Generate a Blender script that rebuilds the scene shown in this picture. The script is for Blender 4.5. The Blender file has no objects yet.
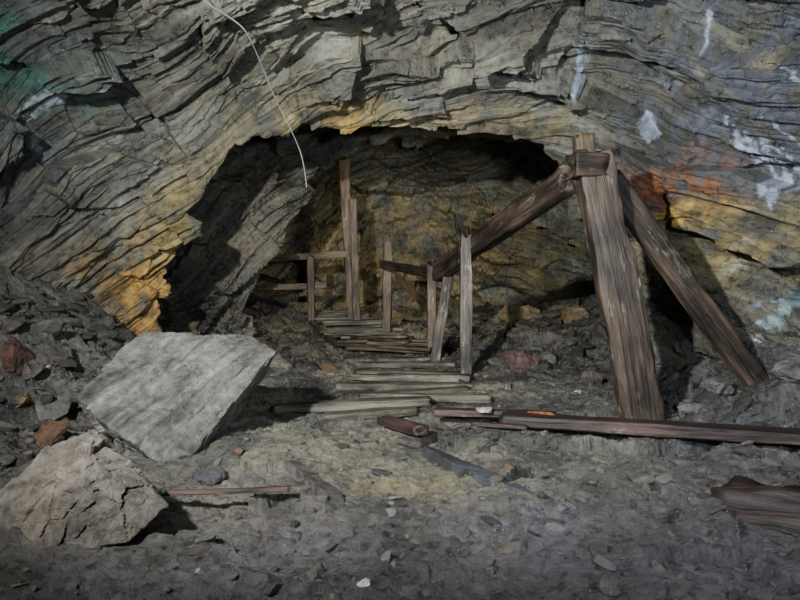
import bpy, bmesh, math, random
import numpy as np
from mathutils import Vector, Matrix
random.seed(7)
rng = np.random.default_rng(11)

# ------------------------------------------------------------------ noise
def hraw(ix, iy, iz, seed=0):
    h = (ix.astype(np.int64)*374761393 + iy.astype(np.int64)*668265263 + iz.astype(np.int64)*2147483647 + seed*1274126177) & 0xFFFFFFFF
    h = ((h ^ (h >> 13)) * 1274126177) & 0xFFFFFFFF
    h = ((h ^ (h >> 16)) * 2246822519) & 0xFFFFFFFF
    return h ^ (h >> 15)
def h3(ix, iy, iz, seed=0):
    return (hraw(ix, iy, iz, seed) & 0xFFFFFF) / float(0xFFFFFF)

def vnoise(p, seed=0):
    i = np.floor(p); f = p - i; i = i.astype(np.int64)
    w = f*f*f*(f*(f*6-15)+10)
    r = 0
    for dx in (0, 1):
        wx = w[:, 0] if dx else 1-w[:, 0]
        for dy in (0, 1):
            wy = w[:, 1] if dy else 1-w[:, 1]
            for dz in (0, 1):
                wz = w[:, 2] if dz else 1-w[:, 2]
                r = r + wx*wy*wz*h3(i[:, 0]+dx, i[:, 1]+dy, i[:, 2]+dz, seed)
    return r*2-1

def fbm(p, oct=4, seed=0, gain=.5):
    a = 1.; r = 0; q = p.copy(); n = 0
    for o in range(oct):
        r = r + a*vnoise(q, seed+o*17); n += a
        a *= gain; q = q*2.03 + 7.7
    return r/n

def facets(p, seed=0, step=.8):
    """piecewise planar chipped-rock pattern"""
    i0 = np.floor(p).astype(np.int64)
    best = np.full(len(p), 1e9); val = np.zeros(len(p))
    flat = np.ptp(p[:, 2]) < 1e-6
    for dx in (-1, 0, 1):
        for dy in (-1, 0, 1):
            for dz in ((0,) if flat else (-1, 0, 1)):
                h = hraw(i0[:, 0]+dx, i0[:, 1]+dy, i0[:, 2]+dz, seed)
                a = (h & 1023)/1023.; b = ((h >> 10) & 1023)/1023.; g = ((h >> 20) & 1023)/1023.
                d0 = p[:, 0]-i0[:, 0]-dx-a; d1 = p[:, 1]-i0[:, 1]-dy-b; d2 = p[:, 2]-i0[:, 2]-dz-g
                if flat: d2 = d2*0
                dd = d0*d0+d1*d1+d2*d2
                v = d0*(b*2-1) + d1*(g*2-1) + d2*(a*2-1) + (((a+b*3+g*5) % 1)-.5)*step
                m = dd < best
                best = np.where(m, dd, best); val = np.where(m, v, val)
    return val

def sstep(a, b, x):
    t = np.clip((x-a)/(b-a), 0, 1)
    return t*t*(3-2*t)

# ------------------------------------------------------------------ mesh helpers
def mesh_obj(name, verts, faces, mat, smooth=False, attrs=None, parent=None):
    me = bpy.data.meshes.new(name)
    verts = np.asarray(verts, dtype=np.float32)
    me.vertices.add(len(verts)); me.vertices.foreach_set('co', verts.ravel())
    faces = np.asarray(faces, dtype=np.int32); k = faces.shape[1]
    me.loops.add(faces.size); me.loops.foreach_set('vertex_index', faces.ravel())
    me.polygons.add(len(faces))
    me.polygons.foreach_set('loop_start', np.arange(0, faces.size, k, dtype=np.int32))
    me.polygons.foreach_set('loop_total', np.full(len(faces), k, dtype=np.int32))
    me.update(calc_edges=True)
    me.polygons.foreach_set('use_smooth', np.full(len(me.polygons), smooth, dtype=bool))
    for an, data in (attrs or {}).items():
        if data.shape[1] == 4:
            a = me.attributes.new(an, 'FLOAT_COLOR', 'POINT'); a.data.foreach_set('color', data.astype(np.float32).ravel())
        else:
            a = me.attributes.new(an, 'FLOAT_VECTOR', 'POINT'); a.data.foreach_set('vector', data.astype(np.float32).ravel())
    me.materials.append(mat)
    ob = bpy.data.objects.new(name, me)
    bpy.context.scene.collection.objects.link(ob)
    if parent: ob.parent = parent
    return ob

def empty(name):
    e = bpy.data.objects.new(name, None); e.empty_display_size = .2
    bpy.context.scene.collection.objects.link(e); return e

def grid_faces(nr, nc):
    r = np.arange(nr-1)[:, None]*nc; c = np.arange(nc-1)[None, :]
    a = (r+c).ravel()
    return np.stack([a, a+1, a+nc+1, a+nc], 1)

# ------------------------------------------------------------------ materials
def nt(name):
    m = bpy.data.materials.new(name); m.use_nodes = True
    n = m.node_tree; b = n.nodes['Principled BSDF']
    return m, n, b

def add(n, t, **kw):
    x = n.nodes.new(t)
    for k, v in kw.items():
        if k in x.inputs.keys(): x.inputs[k].default_value = v
        else: setattr(x, k, v)
    return x

def rock_material(name, strat=False, rough=.62, bump=.5, fine=1.0, spec=.45, lo=.45, hi=1.6):
    m, n, b = nt(name)
    col = add(n, 'ShaderNodeAttribute', attribute_name='Col')
    tc = add(n, 'ShaderNodeTexCoord')
    n1 = add(n, 'ShaderNodeTexNoise'); n1.inputs['Scale'].default_value = 14*fine; n1.inputs['Detail'].default_value = 9; n1.inputs['Roughness'].default_value = .7
    n2 = add(n, 'ShaderNodeTexNoise'); n2.inputs['Scale'].default_value = 70*fine; n2.inputs['Detail'].default_value = 6; n2.inputs['Roughness'].default_value = .75
    n.links.new(tc.outputs['Object'], n1.inputs['Vector']); n.links.new(tc.outputs['Object'], n2.inputs['Vector'])
    h = add(n, 'ShaderNodeMath', operation='ADD'); n.links.new(n1.outputs['Fac'], h.inputs[0])
    h2 = add(n, 'ShaderNodeMath', operation='MULTIPLY'); h2.inputs[1].default_value = .45
    n.links.new(n2.outputs['Fac'], h2.inputs[0]); n.links.new(h2.outputs[0], h.inputs[1])
    hout = h.outputs[0]
    if strat:
        st = add(n, 'ShaderNodeAttribute', attribute_name='strat')
        mp = add(n, 'ShaderNodeMapping'); mp.inputs['Scale'].default_value = (20, 1.8, 1.8)
        n.links.new(st.outputs['Vector'], mp.inputs['Vector'])
        n3 = add(n, 'ShaderNodeTexNoise'); n3.inputs['Scale'].default_value = 1.; n3.inputs['Detail'].default_value = 9; n3.inputs['Roughness'].default_value = .66; n3.inputs['Distortion'].default_value = .25
        n.links.new(mp.outputs[0], n3.inputs['Vector'])
        h3_ = add(n, 'ShaderNodeMath', operation='MULTIPLY_ADD'); h3_.inputs[1].default_value = .95
        n.links.new(n3.outputs['Fac'], h3_.inputs[0]); n.links.new(hout, h3_.inputs[2]); hout = h3_.outputs[0]
        mr = add(n, 'ShaderNodeMapRange'); mr.inputs['From Min'].default_value = .88; mr.inputs['From Max'].default_value = 1.58
    else:
        mr = add(n, 'ShaderNodeMapRange'); mr.inputs['From Min'].default_value = .45; mr.inputs['From Max'].default_value = 1.0
    mr.inputs['To Min'].default_value = lo; mr.inputs['To Max'].default_value = hi
    n.links.new(hout, mr.inputs['Value'])
    mx = add(n, 'ShaderNodeVectorMath', operation='SCALE')
    n.links.new(col.outputs['Color'], mx.inputs[0]); n.links.new(mr.outputs[0], mx.inputs['Scale'])
    n.links.new(mx.outputs[0], b.inputs['Base Color'])
    bp = add(n, 'ShaderNodeBump'); bp.inputs['Strength'].default_value = bump; bp.inputs['Distance'].default_value = .035
    n.links.new(hout, bp.inputs['Height']); n.links.new(bp.outputs[0], b.inputs['Normal'])
    rr = add(n, 'ShaderNodeMapRange'); rr.inputs['From Min'].default_value = .35; rr.inputs['From Max'].default_value = .65
    rr.inputs['To Min'].default_value = rough-.2; rr.inputs['To Max'].default_value = rough+.2
    n.links.new(n1.outputs['Fac'], rr.inputs['Value']); n.links.new(rr.outputs[0], b.inputs['Roughness'])
    b.inputs['Specular IOR Level'].default_value = spec
    return m

def wood_material(name, c1, c2, c3, mold=.5):
    m, n, b = nt(name)
    g = add(n, 'ShaderNodeAttribute', attribute_name='gc')
    mp = add(n, 'ShaderNodeMapping'); mp.inputs['Scale'].default_value = (1.6, 24, 24)
    n.links.new(g.outputs['Vector'], mp.inputs['Vector'])
    n1 = add(n, 'ShaderNodeTexNoise'); n1.inputs['Scale'].default_value = 1.2; n1.inputs['Detail'].default_value = 8; n1.inputs['Roughness'].default_value = .65; n1.inputs['Distortion'].default_value = .4
    n.links.new(mp.outputs[0], n1.inputs['Vector'])
    mp2 = add(n, 'ShaderNodeMapping'); mp2.inputs['Scale'].default_value = (3.0, 9, 9)
    n.links.new(g.outputs['Vector'], mp2.inputs['Vector'])
    n2 = add(n, 'ShaderNodeTexNoise'); n2.inputs['Scale'].default_value = 1.; n2.inputs['Detail'].default_value = 9; n2.inputs['Roughness'].default_value = .75
    n.links.new(mp2.outputs[0], n2.inputs['Vector'])
    r1 = add(n, 'ShaderNodeValToRGB'); e = r1.color_ramp.elements
    e[0].position = .36; e[0].color = (*c1, 1); e[1].position = .66; e[1].color = (*c2, 1)
    n.links.new(n1.outputs['Fac'], r1.inputs['Fac'])
    r2 = add(n, 'ShaderNodeMapRange'); r2.inputs['From Min'].default_value = .66-mold*.2; r2.inputs['From Max'].default_value = .72-mold*.12
    n.links.new(n2.outputs['Fac'], r2.inputs['Value'])
    mx = add(n, 'ShaderNodeMixRGB'); mx.inputs['Color2'].default_value = (*c3, 1)
    n.links.new(r2.outputs[0], mx.inputs['Fac']); n.links.new(r1.outputs[0], mx.inputs['Color1'])
    mp3 = add(n, 'ShaderNodeMapping'); mp3.inputs['Scale'].default_value = (1.7, 4, 4)
    n.links.new(g.outputs['Vector'], mp3.inputs['Vector'])
    n3 = add(n, 'ShaderNodeTexNoise'); n3.inputs['Scale'].default_value = 1.; n3.inputs['Detail'].default_value = 5
    n.links.new(mp3.outputs[0], n3.inputs['Vector'])
    r3 = add(n, 'ShaderNodeMapRange'); r3.inputs['From Min'].default_value = .38; r3.inputs['From Max'].default_value = .60; r3.inputs['To Min'].default_value = .3; r3.inputs['To Max'].default_value = 1.25
    n.links.new(n3.outputs['Fac'], r3.inputs['Value'])
    sc = add(n, 'ShaderNodeVectorMath', operation='SCALE'); n.links.new(mx.outputs[0], sc.inputs[0]); n.links.new(r3.outputs[0], sc.inputs['Scale'])
    n.links.new(sc.outputs[0], b.inputs['Base Color'])
    bp = add(n, 'ShaderNodeBump'); bp.inputs['Strength'].default_value = 1.; bp.inputs['Distance'].default_value = .018
    n.links.new(n1.outputs['Fac'], bp.inputs['Height']); n.links.new(bp.outputs[0], b.inputs['Normal'])
    b.inputs['Roughness'].default_value = .55
    return m

M_wall = rock_material('foliated_slate_wall', strat=True, rough=.36, bump=.9, spec=1.0, lo=.10, hi=1.95)
M_floor = rock_material('mine_floor_muck', rough=.34, bump=1.0, fine=1.3, spec=1.0, lo=.18, hi=1.9)
M_stone = rock_material('loose_stone', rough=.55, bump=.8, fine=1.5, lo=.3, hi=1.7)
M_wdark = wood_material('old_timber_brown', (.011, .009, .007), (.100, .070, .049), (.26, .24, .19), .42)
M_wred = wood_material('wet_red_timber', (.012, .008, .007), (.068, .040, .033), (.19, .165, .145), .3)
M_wgrey = wood_material('grey_mould_timber', (.03, .026, .022), (.14, .12, .095), (.38, .37, .33), .58)
M_wback = wood_material('ochre_timber', (.035, .025, .015), (.145, .102, .062), (.26, .22, .16), .38)
M_board = wood_material('dusty_boards', (.040, .037, .027), (.145, .135, .10), (.24, .225, .175), .46)

# ------------------------------------------------------------------ floor height
YK = [-4, 2, 5, 7, 9, 11, 13, 16]; ZK = [0, 0, .0, .15, .33, .54, .74, 1.0]
def macro(x, y):
    x = np.asarray(x, float); y = np.asarray(y, float)
    z = np.interp(y, YK, ZK)
    lw = -x - (2.15 + .12*np.clip(3-y, 0, 4))
    inner = 1-.55*sstep(6.8, 8.0, y)
    z = z + .95*np.where(lw > 0, lw*lw/(lw+.35), 0)*inner
    rw = x - 2.35
    z = z + .75*np.where(rw > 0, rw*rw/(rw+.4), 0)
    z = z + .35*np.exp(-(((x-2.3)/.9)**2+((y-9.5)/1.6)**2))
    return z
def pathd(x, y): return x-(.35-.24*(y-6))
def floor_full(x, y):
    P = np.stack([x, y, np.zeros_like(x)], 1)
    z = macro(x, y)
    path = np.exp(-(pathd(x, y)/.75)**2)*sstep(4.8, 5.6, y)
    side = np.clip(sstep(1.7, 2.8, np.abs(x)) + sstep(6.5, 9, y)*.6, 0, 1)
    am = (1-.75*path)
    z = z + .095*fbm(P*1.0, 4, 3)*am
    Q = P.copy(); Q[:, 0] += .25*fbm(P*2.2, 3, 9); Q[:, 1] += .25*fbm(P*2.2+9, 3, 5)
    R_ = np.stack([Q[:, 0]*.8+Q[:, 1]*.9, Q[:, 1]*2.6-Q[:, 0]*1.1, P[:, 2]], 1)
    z = z + facets(R_*1.1, 31, .45)*(.075+.08*side)*am
    z = z + facets(Q*np.array([5., 6.5, 1]), 41, .4)*(.022+.045*side)*am
    z = z + facets(Q*np.array([15., 18., 1]), 47, .4)*(.008+.014*side)*am
    z = z + .028*fbm(P*5.5, 3, 58, .55)*(am*.8+.2) + .016*fbm(P*17, 4, 61, .65)
    return z

# ------------------------------------------------------------------ colour
def stain(col, P, c, r, rgb, k, nz):
    d = np.sqrt((((P-np.array(c))/np.array(r))**2).sum(1))
    m = np.clip(sstep(1.7, .2, d)*k*np.clip(nz*2.6-.75+.5*sstep(1.2, 0, d), 0, 1.15), 0, 1)[:, None]
    v = (.45+1.0*np.clip(nz, 0, 1.2))[:, None]
    return col*(1-m)+np.array(rgb)*v*m

# ------------------------------------------------------------------ cave shell (walls + roof) as one continuous lofted rock surface
rings = [
 (-5.0, [(-2,-.4),(-2,.6),(-1.8,1.3),(-1.4,2),(-1,2.4),(-.5,2.6),(0,2.6),(.5,2.6),(1,2.4),(1.5,1.9),(1.9,1.2),(2,-.4)], 8),
 (-4.0, [(-3.8,-.4),(-3.8,1),(-3.6,2.2),(-3.1,3.0),(-2.4,3.6),(-1.3,3.8),(0,3.8),(1.4,3.8),(2.6,3.4),(3.4,2.5),(3.7,1.3),(3.8,-.4)], 14),
 (0.0, [(-4.5,-.4),(-4.5,1),(-4.4,2.3),(-4.0,3.4),(-2.9,4.0),(-1.4,4.2),(0,4.2),(1.6,4.2),(3.2,3.7),(4.0,2.6),(4.2,1.3),(4.3,-.4)], 30),
 (3.0, [(-4.4,-.4),(-4.4,1),(-4.3,2.2),(-3.9,3.2),(-2.8,3.8),(-1.35,3.98),(0,4.0),(1.55,3.98),(3.0,3.5),(3.8,2.4),(4.0,1.25),(4.1,-.4)], 110),
 (4.6, [(-4.1,-.4),(-4.1,1),(-4.0,2.1),(-3.6,3.0),(-2.6,3.5),(-1.3,3.62),(0,3.65),(1.5,3.65),(2.8,3.2),(3.45,2.3),(3.6,1.2),(3.5,-.4)], 140),
 (5.7, [(-3.7,-.4),(-3.6,1),(-3.4,2),(-3.0,2.8),(-2.3,3.3),(-1.2,3.40),(0,3.42),(1.4,3.40),(2.4,3.05),(3.0,2.2),(3.15,1.2),(3.0,-.4)], 140),
 (6.45,[(-3.15,-.4),(-3.0,.9),(-2.78,1.8),(-2.45,2.6),(-1.95,3.05),(-1.0,3.17),(0,3.2),(1.25,3.17),(2.05,2.8),(2.5,2.1),(2.7,1.2),(2.7,-.4)], 70),
 (6.95,[(-2.85,-.4),(-2.68,.9),(-2.40,1.7),(-2.0,2.4),(-1.62,2.84),(-.82,2.88),(0,2.85),(1.1,2.82),(1.75,2.55),(2.05,1.87),(2.28,1.12),(2.5,-.4)], 60),
 (7.45,[(-3.4,-.4),(-3.3,.9),(-3.1,1.8),(-2.6,2.8),(-1.8,3.15),(-.8,3.2),(0,3.2),(1.2,3.2),(2.1,2.9),(2.7,2.0),(3.0,1.2),(3.1,-.4)], 40),
 (8.2, [(-4.3,-.4),(-4.3,1),(-4.0,2.2),(-3.1,3.2),(-1.9,3.7),(-.8,3.8),(0,3.8),(1.4,3.8),(2.7,3.4),(3.5,2.3),(3.9,1.2),(4,-.4)], 40),
 (9.1, [(-2.9,-.4),(-2.65,1.0),(-2.25,1.9),(-1.7,2.8),(-1.25,3.35),(-.6,3.7),(.2,3.7),(1.6,3.7),(3.0,3.2),(4.0,2.3),(4.4,1.2),(4.5,-.4)], 35),
 (9.8, [(-2.3,-.4),(-2.15,1.0),(-1.8,1.9),(-1.3,2.8),(-.95,3.3),(-.4,3.6),(.3,3.7),(1.6,3.7),(3.0,3.2),(4.0,2.3),(4.3,1.2),(4.4,-.4)], 35),
 (10.7,[(-3.1,-.4),(-3.1,1.1),(-2.8,2.1),(-2.1,3.0),(-1.4,3.6),(-.5,4.0),(.3,4.0),(1.5,4.0),(2.7,3.4),(3.5,2.3),(3.9,1.3),(4,-.4)], 35),
 (12.2,[(-3.4,-.4),(-3.3,1.2),(-3.0,2.2),(-2.3,3.3),(-1.5,4.0),(-.5,4.3),(.3,4.3),(1.3,4.2),(2.3,3.7),(3.0,2.5),(3.3,1.4),(3.4,-.4)], 45),
 (12.9,[(-3.0,-.4),(-2.9,.9),(-2.6,1.8),(-2.1,2.8),(-1.3,3.5),(-.4,3.9),(.2,3.9),(.9,3.8),(1.8,3.2),(2.5,2.2),(2.8,1.2),(3.0,-.4)], 60),
 (13.3,[(-2.9,-.4),(-2.4,-.35),(-1.9,-.3),(-1.4,-.3),(-.9,-.3),(-.4,-.3),(.1,-.3),(.6,-.3),(1.2,-.3),(1.8,-.3),(2.3,-.35),(2.9,-.4)], 0),
]
def cr(a, b, c, d, t):
    return .5*((2*b)+(c-a)*t+(2*a-5*b+4*c-d)*t*t+(3*b-a-3*c+d)*t**3)
R = np.array([[(p[0], y, p[1]) for p in pts] for y, pts, _ in rings])
NU = 960
tt = np.linspace(0, 10.9999, NU); ii = tt.astype(int); ft = (tt-ii)[None, :, None]
ext = np.concatenate([2*R[:, :1]-R[:, 1:2], R, 2*R[:, -1:]-R[:, -2:-1]], 1)
RU = cr(ext[:, ii], ext[:, ii+1], ext[:, ii+2], ext[:, np.minimum(ii+3, ext.shape[1]-1)], ft)
extr = np.concatenate([RU[:1], RU, RU[-1:]], 0)
rows = []
for s in range(len(rings)-1):
    n_ = rings[s][2]
    for k in range(n_):
        rows.append(cr(extr[s], extr[s+1], extr[s+2], extr[s+3], k/n_))
rows.append(RU[-1])
G = np.array(rows); NR = len(G)
def gnorm(G):
    du = np.gradient(G, axis=1); dv = np.gradient(G, axis=0)
    n = np.cross(du, dv); n /= (np.linalg.norm(n, axis=2, keepdims=True)+1e-9); return n
N = gnorm(G)
if N[150, 480, 2] > 0: N = -N
S = np.concatenate([np.zeros((1, NU)), np.cumsum(np.linalg.norm(np.diff(G, axis=0), axis=2), 0)], 0).ravel()
T = np.concatenate([np.zeros((NR, 1)), np.cumsum(np.linalg.norm(np.diff(G, axis=1), axis=2), 1)], 1).ravel()
P = G.reshape(-1, 3)
lo = fbm(P*.40, 2, 71)
px, py, pz = P[:, 0], P[:, 1], P[:, 2]
bed = .70*py - .95*pz + .34*px - .26*np.sqrt(px*px+.4) + .50*lo + .15*fbm(P*.9, 2, 81) + .012*fbm(P*6., 3, 83)
def ledge(b, period, seed, sharp=.86):
    k = b/period; i = np.floor(k); f = k-i
    z0 = np.zeros_like(i, dtype=np.int64)
    ia = i.astype(np.int64)
    a = h3(ia, z0, z0, seed)
    prof = np.where(f < sharp, f/sharp, (1-f)/(1-sharp))
    return prof*(.25+1.0*a), a
Q = P + .14*np.stack([fbm(P*1.6, 3, 201), fbm(P*1.6, 3, 202), fbm(P*1.6, 3, 203)], 1)
l1 = px*.9+py*.45; l2 = pz*.6+py*.75-px*.3
J = facets(np.stack([bed*.8, Q[:, 0]*.7+.5*Q[:, 1], Q[:, 2]*.9], 1), 261)
bed2 = bed + .10*J
br1 = np.clip(.5+1.8*fbm(P*.9+3, 3, 91), 0, 1.5)
br2 = np.clip(.20+2.3*fbm(P*1.3+8, 3, 93), 0, 1.5)
br3 = np.clip(.20+2.4*fbm(P*1.7+1, 3, 95), 0, 1.5)
L1, a1 = ledge(bed2, .62, 101, .92); L2, a2 = ledge(bed2+.02*fbm(P*2.5, 2, 5), .23, 103, .9); L3, a3 = ledge(bed2, .088, 105); L4, a4 = ledge(bed2, .045, 107)
Fa = facets(np.stack([bed*1.3, Q[:, 0]*.85+.4*Q[:, 2], Q[:, 2]*1.1], 1), 211)
Fb = facets(np.stack([bed2*4.2, l1*1.1, l2*1.1], 1), 221)
Fc = facets(np.stack([bed2*11, l1*3, l2*3], 1), 231)
lipk = np.exp(-((py-6.95)/.5)**2)
D = .20*fbm(P*.7, 3, 241)*(1-.7*lipk) + .17*L1*br1*(1-.45*lipk) + .08*L2*br2 + .027*L3*br3 + .008*L4*br3 + .31*Fa*(1-.5*lipk) + .07*Fb + .024*Fc + .009*fbm(P*12, 3, 251)
D = D - .16
PD = P + N.reshape(-1, 3)*D[:, None]

nz = .5+.9*fbm(PD*3.1, 5, 301, .65); nz2 = .5+.9*fbm(PD*7+4, 4, 311, .65)
nzs = .5+.9*fbm(np.stack([bed2*7, l1*1.0, l2*1.0], 1), 4, 331, .6)
nzl = .5+.9*fbm(PD*1.1+11, 4, 341, .6)
C = np.ones((len(P), 3))*np.array([.116, .124, .106])
t2 = a2[:, None]; t3 = a3[:, None]
C = C*(.75+.35*t2)*(.85+.25*t3)
ol = np.clip(nz*1.6-.42, 0, 1)[:, None]*.62
C = C*(1-ol)+np.array([.145, .130, .074])*(.7+.4*t3)*ol
C *= (.4+1.15*np.clip(nzs, .1, 1.3))[:, None]*(.38+1.25*np.clip(nzl, .1, 1.2))[:, None]
col = C
mixn = .5*nz+.5*nzs
col = stain(col, PD, (3.2, 4.9, 2.7), (1.8, 1.8, 1.3), (.080, .092, .118), .85, nz2)
col = stain(col, PD, (-3.4, 5.0, 2.6), (1.4, 1.6, 1.0), (.080, .096, .106), .7, nz2)
col = stain(col, PD, (-3.25, 5.3, 3.1), (.55, .7, .28), (.05, .14, .12), 1.1, nz)
col = stain(col, PD, (-2.95, 6.45, 1.25), (.45, .55, .46), (.24, .15, .055), 1.1, nz)
col = stain(col, PD, (-2.78, 6.75, 1.1), (.38, .45, .55), (.38, .225, .055), 1.3, nz2)
col = stain(col, PD, (-2.5, 6.8, 1.7), (.30, .45, .55), (.31, .245, .095), 1.1, mixn)
col = stain(col, PD, (-1.9, 6.8, 2.5), (.38, .4, .38), (.23, .20, .10), .9, mixn)
col = stain(col, PD, (-.7, 6.8, 3.0), (1.2, .38, .24), (.24, .205, .10), .9, nz)
col = stain(col, PD, (-.6, 6.8, 3.0), (.22, .4, .12), (.34, .23, .06), 1.1, nz2)
col = stain(col, PD, (1.1, 6.8, 3.0), (.7, .35, .28), (.21, .18, .10), .9, nz)
col = stain(col, PD, (2.75, 6.0, 2.12), (.48, .65, .30), (.22, .085, .035), 1.3, nz)
col = stain(col, PD, (2.75, 6.0, 1.85), (.48, .65, .14), (.40, .27, .06), 1.3, nz2)
col = stain(col, PD, (3.05, 5.7, 1.5), (.75, .85, .33), (.22, .185, .075), 1.0, nz)
col = stain(col, PD, (0, 12.8, 1.7), (3.6, 2.2, 1.8), (.20, .16, .068), .95, nz)
col = stain(col, PD, (-2.2, 9.4, 1.6), (.8, .8, 1.6), (.18, .16, .115), .7, nz)
sdr2 = fbm(PD*16, 3, 407, .7); sdr3 = fbm(P*4, 3, 409, .6)
def run(col, sel, A, B, a, b, w, rgb, k=.9):
    """lime run-off: thin ragged streak on the rock"""
    w = w*.72
    a = np.array(a); b = np.array(b); ab = b-a
    q = np.stack([P[:, A], P[:, B]], 1)-a; t = np.clip((q@ab)/ab.dot(ab), 0, 1); d = np.linalg.norm(q-t[:, None]*ab, axis=1)
    m = (sstep(w*1.2, w*.2, d+w*1.5*sdr2+w*.9*sdr3)*k*sel)[:, None]
    return col*(1-m)+np.array(rgb)*m
RW = ((px > 2.0) & (py < 6.9)).astype(float); LW = ((px < -2.2) & (py < 6.9)).astype(float); CE = ((pz > 2.75) & (py < 6.9)).astype(float)
wb = (.44, .54, .70)
for a, b, w_ in [((5.42,2.62),(5.38,1.98),.035),((5.33,2.6),(5.30,1.80),.05),((5.22,2.45),(5.2,1.95),.035),((5.08,2.3),(5.06,1.85),.030),((5.45,2.45),(5.2,2.2),.030),
                 ((5.05,2.6),(4.95,2.3),.03),((6.08,2.78),(6.12,2.62),.045),((4.7,2.9),(4.62,2.7),.028),((5.27,2.5),(5.1,2.25),.03)]:
    col = run(col, RW, 1, 2, a, b, w_, wb, .8)
for a, b, w_, c_ in [((5.25,1.09),(5.53,.77),.08,(.28,.42,.44)),((4.75,1.04),(5.07,.62),.09,(.12,.34,.31)),((5.48,.60),(5.85,.27),.10,(.42,.47,.44)),
                     ((5.05,1.1),(5.6,.95),.045,(.20,.26,.32)),((5.9,1.3),(5.5,1.55),.07,(.32,.30,.24))]:
    col = run(col, RW, 1, 2, a, b, w_, c_, .85)
for a, b, w_ in [((5.66,2.98),(5.52,2.6),.06),((5.5,2.85),(5.4,2.55),.045),((5.6,2.5),(5.7,2.35),.05)]:
    col = run(col, LW, 1, 2, a, b, w_, (.42, .50, .56), .8)
for a, b, w_ in [((1.72,5.75),(1.80,6.2),.04),((1.80,5.7),(1.84,5.95),.035),((2.5,4.9),(2.6,5.1),.03)]:
    col = run(col, CE, 0, 1, a, b, w_, wb, .85)
C4 = np.concatenate([np.clip(col, .004, .9), np.ones((len(P), 1))], 1)
strat = np.stack([bed2, l1, l2], 1)
mesh_obj('cave_wall_and_ceiling', PD, grid_faces(NR, NU), M_wall, False, {'Col': C4, 'strat': strat})

# ------------------------------------------------------------------ floor
xs = np.linspace(-4.9, 4.9, 800)
ys = np.concatenate([np.linspace(-4.6, 1.5, 50, endpoint=False), 1.5*np.exp(np.linspace(0, math.log(13.6/1.5), 760))])
X, Y = np.meshgrid(xs, ys); x = X.ravel(); y = Y.ravel()
z = floor_full(x, y)
FP = np.stack([x, y, z], 1)
n1 = .5+.9*fbm(FP*2.0, 5, 501, .65); n2 = .5+.9*fbm(FP*9, 4, 511, .7)
FC = np.ones((len(x), 3))*np.array([.066, .066, .063])
FC = FC*(.25+1.3*np.clip(n2, .1, 1.4))[:, None]*(.45+1.0*np.clip(n1, .1, 1.3))[:, None]
FC = stain(FC, FP, (-.3, 4.3, 0), (1.8, 1.8, 1), (.102, .101, .075), .85, n1)
FC = stain(FC, FP, (0, 3.3, 0), (.45, .25, 1), (.16, .135, .065), .7, n2)
FC = stain(FC, FP, (0, 7.5, .2), (1.3, 3.0, 1), (.128, .126, .092), .9, n1)
FC = stain(FC, FP, (0, 11.5, .5), (3, 3.0, 1.5), (.13, .115, .066), .8, n1)
FC = stain(FC, FP, (2.6, 4.6, .2), (1.2, 1.2, .8), (.09, .095, .105), .6, n2)
FC = stain(FC, FP, (.8, 2.3, 0), (2.4, .6, 1), (.060, .055, .066), .7, n1)
FC = stain(FC, FP, (-2.6, 6.4, .6), (.7, .5, .8), (.17, .14, .075), .8, n1)
FC = stain(FC, FP, (-3.1, 5.2, 1.0), (.9, 1.2, .8), (.14, .138, .12), .7, n1)
mesh_obj('floor', FP, grid_faces(len(ys), len(xs)), M_floor, False,
         {'Col': np.concatenate([np.clip(FC, .004, .9), np.ones((len(x), 1))], 1)})
def fz(x, y): 
    q = floor_full(np.array([float(x), x+.06, x-.06, x, x]), np.array([float(y), y, y, y+.06, y-.06])); return float(q.mean())

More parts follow.
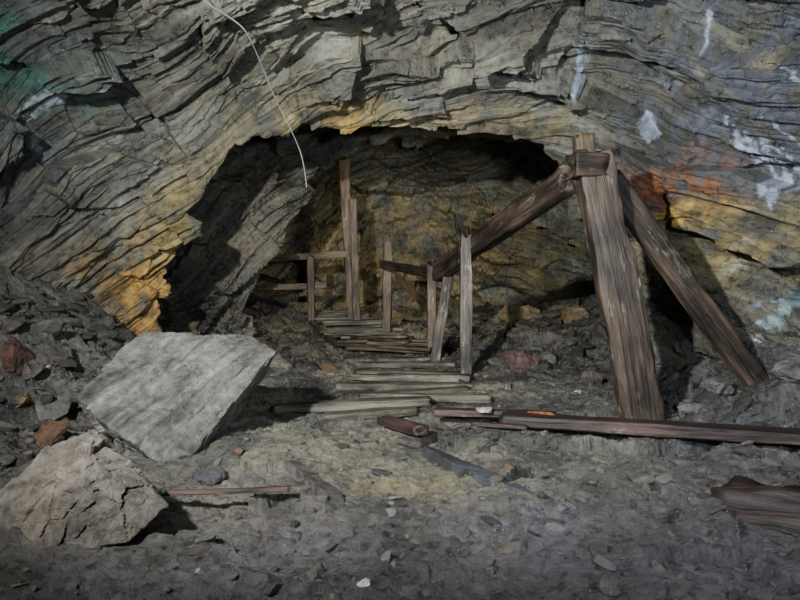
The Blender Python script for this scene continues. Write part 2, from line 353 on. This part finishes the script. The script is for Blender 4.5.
# ------------------------------------------------------------------ stones
def ico(sub):
    bm = bmesh.new(); bmesh.ops.create_icosphere(bm, subdivisions=sub, radius=1)
    v = np.array([w.co[:] for w in bm.verts]); f = np.array([[q.index for q in p.verts] for p in bm.faces]); bm.free()
    v /= np.linalg.norm(v, axis=1, keepdims=True)
    return v, f
ICO = {s: ico(s) for s in (2, 5, 7)}
def hull_rock(name, pts, colr, seed, rough=.012, stri=None, sub=7, parent=None, tint=None, chip=.05):
    pts = np.array(pts, float); c = pts.mean(0)
    bm = bmesh.new()
    for p in pts: bm.verts.new(p)
    bmesh.ops.convex_hull(bm, input=bm.verts[:]); bmesh.ops.recalc_face_normals(bm, faces=bm.faces[:]); bm.normal_update()
    pl = []
    for f in bm.faces:
        n = np.array(f.normal[:]); d = n.dot(np.array(f.verts[0].co[:])-c)
        if d < 0: n, d = -n, -d
        pl.append((n, d))
    bm.free()
    D_, F_ = ICO[sub]
    inv = np.zeros(len(D_)); pw = 60
    for n, d in pl:
        inv += (np.clip(D_@n, 0, None)/max(d, 1e-3))**pw
    r = inv**(-1/pw)
    V = D_*r[:, None]
    W = V+c
    size = np.ptp(pts, axis=0).max()
    Wq = W + .05*size*np.stack([fbm(W*6/size, 3, seed+61), fbm(W*6/size, 3, seed+62), fbm(W*6/size, 3, seed+63)], 1)
    disp = chip*size*facets(Wq*3.2/size+seed, seed, .45) + .3*chip*size*facets(Wq*11/size+seed, seed+3, .5) + rough*fbm(W*9/size, 5, seed+5, .65)
    if stri is not None:
        s = np.array(stri, float); s /= np.linalg.norm(s)
        perp = W-(W@s)[:, None]*s
        disp += .016*fbm(perp*18+(W@s)[:, None]*s*1.2, 4, seed+9, .65)
    W = W + D_*disp[:, None]
    nzz = .5+.9*fbm(W*6/size, 5, seed+21, .7); nzy = .5+.9*fbm(W*2.5/size, 4, seed+25, .6)
    cc = np.array(colr)[None]*(.35+1.15*np.clip(nzz, .05, 1.3))[:, None]
    if stri is not None:
        cc *= np.clip(1+1.3*fbm(perp*24+(W@s)[:, None]*s*1.2, 4, seed+31, .65), .3, 2)[:, None]
    if tint is not None:
        m = np.clip(nzy*1.8-.7, 0, 1)[:, None]*.75
        cc = cc*(1-m)+np.array(tint)*(.5+.8*nzz)[:, None]*m
    return mesh_obj(name, W, F_, M_stone, False, {'Col': np.concatenate([np.clip(cc, .006, .9), np.ones((len(W), 1))], 1)}, parent)

hull_rock('leaning_slate_boulder',
  [(-2.17,4.0,.36),(-1.95,4.55,.76),(-1.15,4.6,.73),(-.90,4.4,.62),(-1.30,3.78,.04),(-1.50,3.72,-.02),(-1.76,3.76,.15),
   (-2.15,4.45,-.1),(-1.95,4.95,.3),(-1.1,4.95,.45),(-1.05,4.65,.40),(-1.45,4.2,-.2)], (.108,.111,.104), 5, stri=(.55,.7,.6), tint=(.14,.138,.12), chip=.03)
hull_rock('pale_angular_boulder',
  [(-1.68,2.5,.14),(-1.58,2.45,-.01),(-1.34,2.38,-.01),(-1.12,2.45,.01),(-1.0,2.55,.13),(-1.62,2.75,.33),(-1.41,2.75,.375),(-1.22,2.7,.28),(-1.74,2.7,.20),(-1.30,2.46,.22),(-1.7,3.0,-.02),(-1.2,3.0,-.02)],
  (.115,.108,.098), 19, tint=(.17,.145,.105), chip=.06)

def small_rock(name, c, size, colr, seed, tint=None, sub=5):
    r = np.random.default_rng(seed)
    p = r.normal(size=(11, 3)); p /= np.linalg.norm(p, axis=1, keepdims=True); p *= np.array(size)*.5*1.05
    return hull_rock(name, p+np.array(c), colr, seed, sub=sub, rough=.006, tint=tint)
def rest(name, x, y, size, colr, seed, tint=None, up=.22):
    return small_rock(name, (x, y, fz(x, y)+size[2]*up), size, colr, seed, tint)

rest('rusty_rock', -2.30, 3.98, (.36,.3,.26), (.085,.05,.035), 31, (.13,.075,.04), .3)
rest('rusty_rock', -2.95, 4.55, (.38,.34,.34), (.075,.042,.033), 33, (.11,.055,.035), .3)
rest('rusty_rock', -2.62, 4.15, (.16,.14,.12), (.12,.10,.05), 34, (.16,.12,.05), .3)
rest('rusty_rock', 1.42, 7.1, (.5,.4,.3), (.10,.06,.055), 35, (.15,.08,.06), .3)
rest('rusty_rock', 2.0, 6.3, (.3,.25,.18), (.09,.08,.08), 37)
rest('ochre_rock', 1.9, 9.6, (.7,.5,.55), (.20,.16,.08), 41, (.28,.2,.06))
rest('ochre_rock', 2.7, 9.2, (.6,.5,.4), (.16,.13,.08), 42, (.28,.2,.06))
rest('ochre_rock', -.1, 12.0, (.6,.5,.35), (.24,.2,.1), 43)
rest('ochre_rock', .25, 11.2, (.5,.4,.25), (.2,.16,.09), 44)
rest('ochre_rock', 1.2, 10.3, (.6,.5,.35), (.15,.12,.08), 45)
rest('grey_rock', -1.5, 7.4, (.6,.5,.3), (.15,.14,.11), 51)
rest('grey_rock', 3.05, 4.6, (.4,.35,.28), (.12,.12,.125), 52)
rest('grey_rock', 2.75, 5.2, (.3,.25,.2), (.12,.12,.12), 54)
rest('grey_rock', -1.15, 3.55, (.34,.22,.09), (.055,.055,.062), 56)
rest('grey_rock', -.85, 3.35, (.15,.14,.09), (.07,.07,.072), 57)
rest('grey_rock', -1.9, 3.35, (.4,.3,.14), (.09,.085,.08), 58)
rest('grey_rock', -2.55, 4.9, (.4,.35,.22), (.11,.105,.10), 59)
rest('grey_rock', .05, 4.35, (.26,.2,.12), (.07,.06,.062), 61)
rest('white_quartz_pebble', -.13, 2.14, (.055,.04,.03), (.45,.45,.45), 62)
rest('white_quartz_pebble', -.78, 2.3, (.03,.03,.02), (.45,.45,.45), 63)
rest('white_quartz_pebble', 1.75, 5.9, (.10,.08,.06), (.45,.45,.4), 64)

def slab(name, pts, th, colr, seed, tint=None):
    pts = np.array(pts, float); n = np.cross(pts[1]-pts[0], pts[2]-pts[0]); n /= np.linalg.norm(n)
    if n[2] < 0: n = -n
    return hull_rock(name, np.concatenate([pts, pts-n*th]), colr, seed, rough=.004, stri=(.8,-.5,0), tint=tint, chip=.02)
slab('flat_slate_slab', [(.13,3.92,.055),(.18,3.92,.05),(.48,3.38,.035),(.76,2.98,.03),(.71,2.96,.03),(.42,3.32,.035)], .07, (.032,.033,.036), 71, (.04,.065,.08))
slab('flat_slate_slab', [(-.68,3.55,.06),(-.60,3.56,.05),(-.30,3.02,.04),(-.27,2.92,.03),(-.36,2.95,.05)], .07, (.055,.054,.05), 75)

# loose rubble mass, a single object
tv = []
D2, F2 = ICO[2]
for k in range(14):
    r = np.random.default_rng(900+k); inv = np.zeros(len(D2))
    for _ in range(9):
        n = r.normal(size=3); n /= np.linalg.norm(n); inv += (np.clip(D2@n, 0, None)/r.uniform(.5, 1))**24
    for n in np.eye(3): inv += (np.abs(D2@n)/1.0)**24
    tv.append(D2*(inv**(-1/24))[:, None])
VV, FF, CC = [], [], []; off = 0
cand = []
while len(cand) < 5600:
    yy = 1.7*math.exp(random.random()*math.log(12.3/1.7)); xx = random.uniform(-3.5, 3.0)
    if abs(xx) > yy*.75+.4: continue
    w = .32
    if xx < -2.0 or xx > 2.2: w = 1.0
    if yy > 7 and abs(pathd(xx, yy)) > .9: w = .9
    if abs(pathd(xx, yy)) < .7 and yy > 5: w = .35
    if random.random() > w: continue
    cand.append((xx, yy))
cx = np.array(cand); cz = floor_full(cx[:, 0], cx[:, 1])
for (xx, yy), zz in zip(cand, cz):
    big = (xx < -2.1 or xx > 2.3 or yy > 7) and not (abs(pathd(xx, yy)) < .7)
    s = min(.0060*(random.random()**-.64)*(1.6 if big else 1), .085 if big else .035)*(1+.08*yy)
    t = tv[random.randrange(14)]
    sc = np.array([s*random.uniform(.8, 1.6), s*random.uniform(.7, 1.1), s*random.uniform(.2, .6)])
    Rm = np.array((Matrix.Rotation(random.uniform(0, 6.28), 3, 'Z') @ Matrix.Rotation(random.gauss(0, .35), 3, 'X') @ Matrix.Rotation(random.gauss(0, .3), 3, 'Y')))
    v = (t*sc)@Rm.T + np.array([xx, yy, zz+sc[2]*.2])
    g = random.uniform(.03, .12); tint = random.choice([(1,1,.98),(1,1,1.03),(1.05,1,.85),(1,.98,.9)])
    if random.random() < .03: g, tint = .09, (1.2, .75, .5)
    if random.random() < .01 and s < .03: g = .25
    if yy > 8: tint = random.choice([(1.1,1,.7),(1.1,.95,.55),(1,1,.9)])
    VV.append(v); FF.append(F2+off); off += len(v)
    CC.append(np.tile(np.array([g*tint[0], g*tint[1], g*tint[2], 1]), (len(v), 1)))
mesh_obj('loose_rubble', np.concatenate(VV), np.concatenate(FF), M_stone, False, {'Col': np.concatenate(CC)})

# ------------------------------------------------------------------ timber
def timber(name, p0, p1, w, t, mat, parent=None, up=(0, 0, 1), roll=0., seed=0, taper=1., rough=1., bend=0.):
    p0 = np.array(p0, float); p1 = np.array(p1, float); L = np.linalg.norm(p1-p0); ax = (p1-p0)/L
    u = np.array(up, float); u = u-ax*u.dot(ax); u /= np.linalg.norm(u); s = np.cross(ax, u)
    c, sn = math.cos(roll), math.sin(roll); s, u = s*c+u*sn, u*c-s*sn
    m = 28; a = np.linspace(0, 2*math.pi, m, endpoint=False)
    ca, sa = np.cos(a), np.sin(a); e = .26
    sx = np.sign(ca)*np.abs(ca)**e*.5; sy = np.sign(sa)*np.abs(sa)**e*.5
    seg = max(12, int(L/.025))
    V, GC = [], []
    ks = np.concatenate([[0, 0], np.linspace(0, 1, seg), [1, 1]]); sc = np.concatenate([[.02, .6], np.ones(seg), [.6, .02]])
    sc[2] = .96; sc[-3] = .96
    for kk, q in zip(ks, sc):
        f = 1+(taper-1)*kk
        ring = p0+ax*L*kk + s[None]*(sx*w*f*q)[:, None] + u[None]*(sy*t*f*q)[:, None] + u*bend*math.sin(math.pi*kk)
        V.append(ring); GC.append(np.stack([np.full(m, L*kk)+seed*3.7, sx*w+seed, sy*t], 1))
    V = np.concatenate(V); GC = np.concatenate(GC); nr = len(ks)
    cen = np.repeat(p0+ax*L*ks[:, None], m, 0)
    out = V-cen; out /= (np.linalg.norm(out, axis=1, keepdims=True)+1e-6)
    l = GC[:, :1]
    Q = np.concatenate([l*1.3, GC[:, 1:]*16], 1)
    mm = min(w, t)
    d = mm*.14*fbm(Q, 4, seed+1, .6) + mm*.28*np.minimum(0, fbm(np.concatenate([l*2.2, GC[:, 1:]*7], 1), 3, seed+7)+.02)
    V = V+out*(d*rough)[:, None]
    endd = (ks < .001).astype(float)*-1+(ks > .999)
    jit = .45*mm*fbm(GC*np.array([0, 14, 14])+seed, 2, seed+3)
    V = V+ax[None]*(np.repeat(endd != 0, m)*jit)[:, None]
    r = np.arange(nr-1)[:, None]*m; cc = np.arange(m)[None]
    A = (r+cc).ravel(); B = (r+(cc+1) % m).ravel()
    F = np.stack([A, B, B+m, A+m], 1)
    V = np.concatenate([V, [V[:m].mean(0), V[-m:].mean(0)]]); GC = np.concatenate([GC, GC[:1], GC[-1:]])
    b0 = len(V)-2; last = (nr-1)*m
    me_f = F.tolist()+[(b0, (k+1) % m, k) for k in range(m)]+[(b0+1, last+k, last+(k+1) % m) for k in range(m)]
    me = bpy.data.meshes.new(name); me.from_pydata(V.tolist(), [], me_f); me.update()
    at = me.attributes.new('gc', 'FLOAT_VECTOR', 'POINT'); at.data.foreach_set('vector', GC.astype(np.float32).ravel())
    me.polygons.foreach_set('use_smooth', np.ones(len(me.polygons), dtype=bool))
    me.materials.append(mat)
    ob = bpy.data.objects.new(name, me); bpy.context.scene.collection.objects.link(ob)
    if parent: ob.parent = parent
    return ob

prop = empty('timber_roof_prop')
timber('post', (2.02,4.97,-.10), (1.58,4.90,2.17), .35, .22, M_wdark, prop, up=(0,1,0), seed=1, taper=.88)
timber('brace', (1.80,5.12,2.02), (3.24,5.20,.06), .13, .20, M_wdark, prop, up=(0,0,1), seed=2)
timber('beam', (1.40,4.98,2.01), (.50,8.0,1.36), .15, .25, M_wdark, prop, seed=3)
timber('cap_block', (1.36,4.86,2.09), (1.62,4.9,2.09), .20, .20, M_wdark, prop, seed=4)
timber('wedge', (1.51,4.92,2.14), (1.50,4.92,2.33), .15, .14, M_wback, prop, up=(0,1,0), seed=5)

rail = empty('wooden_handrail')
timber('post_front', (.75,6.82,-.02), (.75,6.82,1.72), .13, .12, M_wgrey, rail, up=(0,1,0), seed=11)
timber('brace_white', (.42,7.65,.08), (.63,7.72,1.36), .13, .08, M_wgrey, rail, up=(0,1,0), seed=12)
timber('post_middle', (.43,8.0,.1), (.42,8.02,1.48), .12, .12, M_wback, rail, up=(0,1,0), seed=13)
timber('rail_middle', (-.28,9.4,1.56), (.52,7.95,1.33), .09, .14, M_wdark, rail, seed=14)
timber('post_rear', (-.21,9.5,.25), (-.19,9.5,1.93), .14, .13, M_wback, rail, up=(0,1,0), seed=15)
timber('diagonal_brace', (-.05,9.3,1.38), (.41,8.2,.85), .08, .10, M_wback, rail, seed=16)
timber('far_post', (-1.63,11,.4), (-1.63,11,1.80), .13, .12, M_wback, rail, up=(0,1,0), seed=17)
timber('far_top_rail', (-2.45,11.05,1.76), (-.9,11.05,1.85), .07, .13, M_wback, rail, seed=18)
timber('far_low_rail', (-2.65,11.05,1.22), (-1.35,11.05,1.27), .07, .12, M_wback, rail, seed=19)
pr2 = empty('tall_pit_prop')
timber('prop_post', (-.86,11.1,.4), (-1.03,11.1,3.6), .20, .18, M_wback, pr2, up=(0,1,0), seed=21)
timber('prop_plank', (-.78,10.95,.5), (-.86,10.95,2.85), .12, .05, M_wback, pr2, up=(0,1,0), seed=22)

walk = empty('plank_walkway')
k = 0
yy = 8.6
while yy < 12.2:
    cxx = -.30-.29*(yy-8.6); hw = .62; zz = float(macro(0, yy))+.12
    a = random.gauss(0, .07)
    timber('slat_%d' % k, (cxx-hw+random.uniform(-.15, .15), yy-a, zz+random.gauss(0, .02)), (cxx+hw+random.uniform(-.15, .15), yy+a, zz+random.gauss(0, .02)), .14, .045, M_board, walk, seed=40+k)
    k += 1; yy += random.uniform(.19, .30)
timber('stringer_left', (-.85,8.5,.33), (-1.98,12.1,.68), .09, .12, M_wback, walk, seed=61)
timber('stringer_right', (.3,8.5,.33), (-.75,12.1,.68), .09, .12, M_wback, walk, seed=62)
for j, (xa, ya, xb, yb, zz) in enumerate([(-.9,8.45,.42,7.75,.36),(-.72,8.3,.55,7.85,.32),(-.45,8.15,.60,8.05,.40),(-1.0,9.2,.1,8.0,.44)]):
    timber('fallen_board_%d' % j, (xa, ya, zz+.02), (xb, yb, zz), .14, .05, M_wback, walk, seed=70+j)
for j, (yy, xa, xb) in enumerate([(7.75,-.2,.8),(7.35,-.45,.75),(6.95,-.55,.8),(6.6,-.45,.85),(6.25,-.62,.75),(5.95,-.5,.8),(5.62,-.35,.95),(5.40,-1.05,.25),(5.10,-.65,.1)]):
    zz = float(macro(0, yy))+.015
    a = random.gauss(0, .09)
    timber('step_board_%d' % j, (xa+random.uniform(-.12,.12), yy-a, zz+random.gauss(0, .02)), (xb+random.uniform(-.12,.12), yy+a, zz+random.gauss(0, .02)), .15, .075, M_board, walk, seed=80+j, rough=2.2)

timber('fallen_plank', (.82,4.72,.07), (2.95,3.78,.11), .20, .09, M_wred, seed=91)
timber('rotten_timber', (.28,5.0,.07), (1.25,4.84,.07), .11, .06, M_wred, seed=92, rough=2.2)
timber('rotten_timber', (-.13,4.75,.05), (.15,4.3,.06), .12, .07, M_wred, seed=93, rough=2.2)
timber('rotten_timber', (.55,4.62,.05), (.95,4.48,.05), .06, .03, M_wred, seed=96, rough=2.2)
timber('broken_timber_block', (1.50,2.75,.09), (2.2,2.30,.10), .26, .20, M_wred, seed=94, rough=2.0)
timber('wooden_stake', (-1.14,2.92,.06), (-.55,3.02,.05), .026, .024, M_wred, seed=95)
slab('rust_flake', [(1.0,4.70,.13),(1.16,4.64,.13),(1.18,4.58,.12),(1.02,4.62,.12)], .02, (.24,.09,.035), 97)
slab('rust_flake', [(.62,4.87,.13),(.74,4.86,.13),(.72,4.80,.12),(.64,4.8,.12)], .02, (.4,.38,.33), 98)

# ------------------------------------------------------------------ hanging cable
cu = bpy.data.curves.new('hanging_cable', 'CURVE'); cu.dimensions = '3D'; cu.bevel_depth = .0055; cu.bevel_resolution = 3
sp = cu.splines.new('NURBS'); pts = [(-1.78,4.55,3.7),(-1.64,4.7,3.40),(-1.34,5.0,3.31),(-1.28,5.1,3.24),(-1.25,5.45,3.12),(-1.21,5.8,2.95),(-1.08,6.1,2.68),(-1.0,6.25,2.45),(-.98,6.3,2.18)]
sp.points.add(len(pts)-1)
for q, p in zip(sp.points, pts): q.co = (*p, 1)
sp.use_endpoint_u = True; sp.order_u = 3
mc, n, b = nt('pale_cable')
nn = add(n, 'ShaderNodeTexNoise'); nn.inputs['Scale'].default_value = 30
rp = add(n, 'ShaderNodeValToRGB'); rp.color_ramp.elements[0].color = (.08,.08,.08,1); rp.color_ramp.elements[1].color = (.4,.4,.4,1)
n.links.new(nn.outputs['Fac'], rp.inputs['Fac']); n.links.new(rp.outputs[0], b.inputs['Base Color']); b.inputs['Roughness'].default_value = .5
cu.materials.append(mc)
ob = bpy.data.objects.new('hanging_cable', cu); bpy.context.scene.collection.objects.link(ob)

# ------------------------------------------------------------------ lights
def spot(name, loc, tgt, ang, power, colr, rad=.15, blend=1.):
    l = bpy.data.lights.new(name, 'SPOT'); l.spot_size = math.radians(ang); l.spot_blend = blend; l.shadow_soft_size = rad; l.energy = power; l.color = colr
    o = bpy.data.objects.new(name, l); bpy.context.scene.collection.objects.link(o); o.location = loc
    o.rotation_euler = (Vector(tgt)-Vector(loc)).to_track_quat('-Z', 'Y').to_euler(); return o
spot('flash_lamp_left', (-1.9, .2, 2.4), (.4, 6.0, 1.7), 100, 3200, (1, .985, .94), .08)
spot('fill_light_right', (1.0, .0, 1.4), (1.2, 6.5, 2.0), 108, 680, (.86, .92, 1), .12)  # weak cool side fill, added to brighten the scene; no actual flash here
spot('inner_lamp', (.6, 8.3, 3.2), (-.3, 12.8, .8), 105, 270, (1, .95, .80), .1)
w = bpy.data.worlds.new('World'); bpy.context.scene.world = w; w.use_nodes = True
w.node_tree.nodes['Background'].inputs['Color'].default_value = (.004, .0045, .006, 1)

cam = bpy.data.cameras.new('camera'); cam.lens = 27; cam.sensor_width = 36; cam.clip_start = .05
co = bpy.data.objects.new('camera', cam); bpy.context.scene.collection.objects.link(co)
co.location = (0, 0, 1.0); co.rotation_euler = (math.radians(90), 0, 0)
bpy.context.scene.camera = co
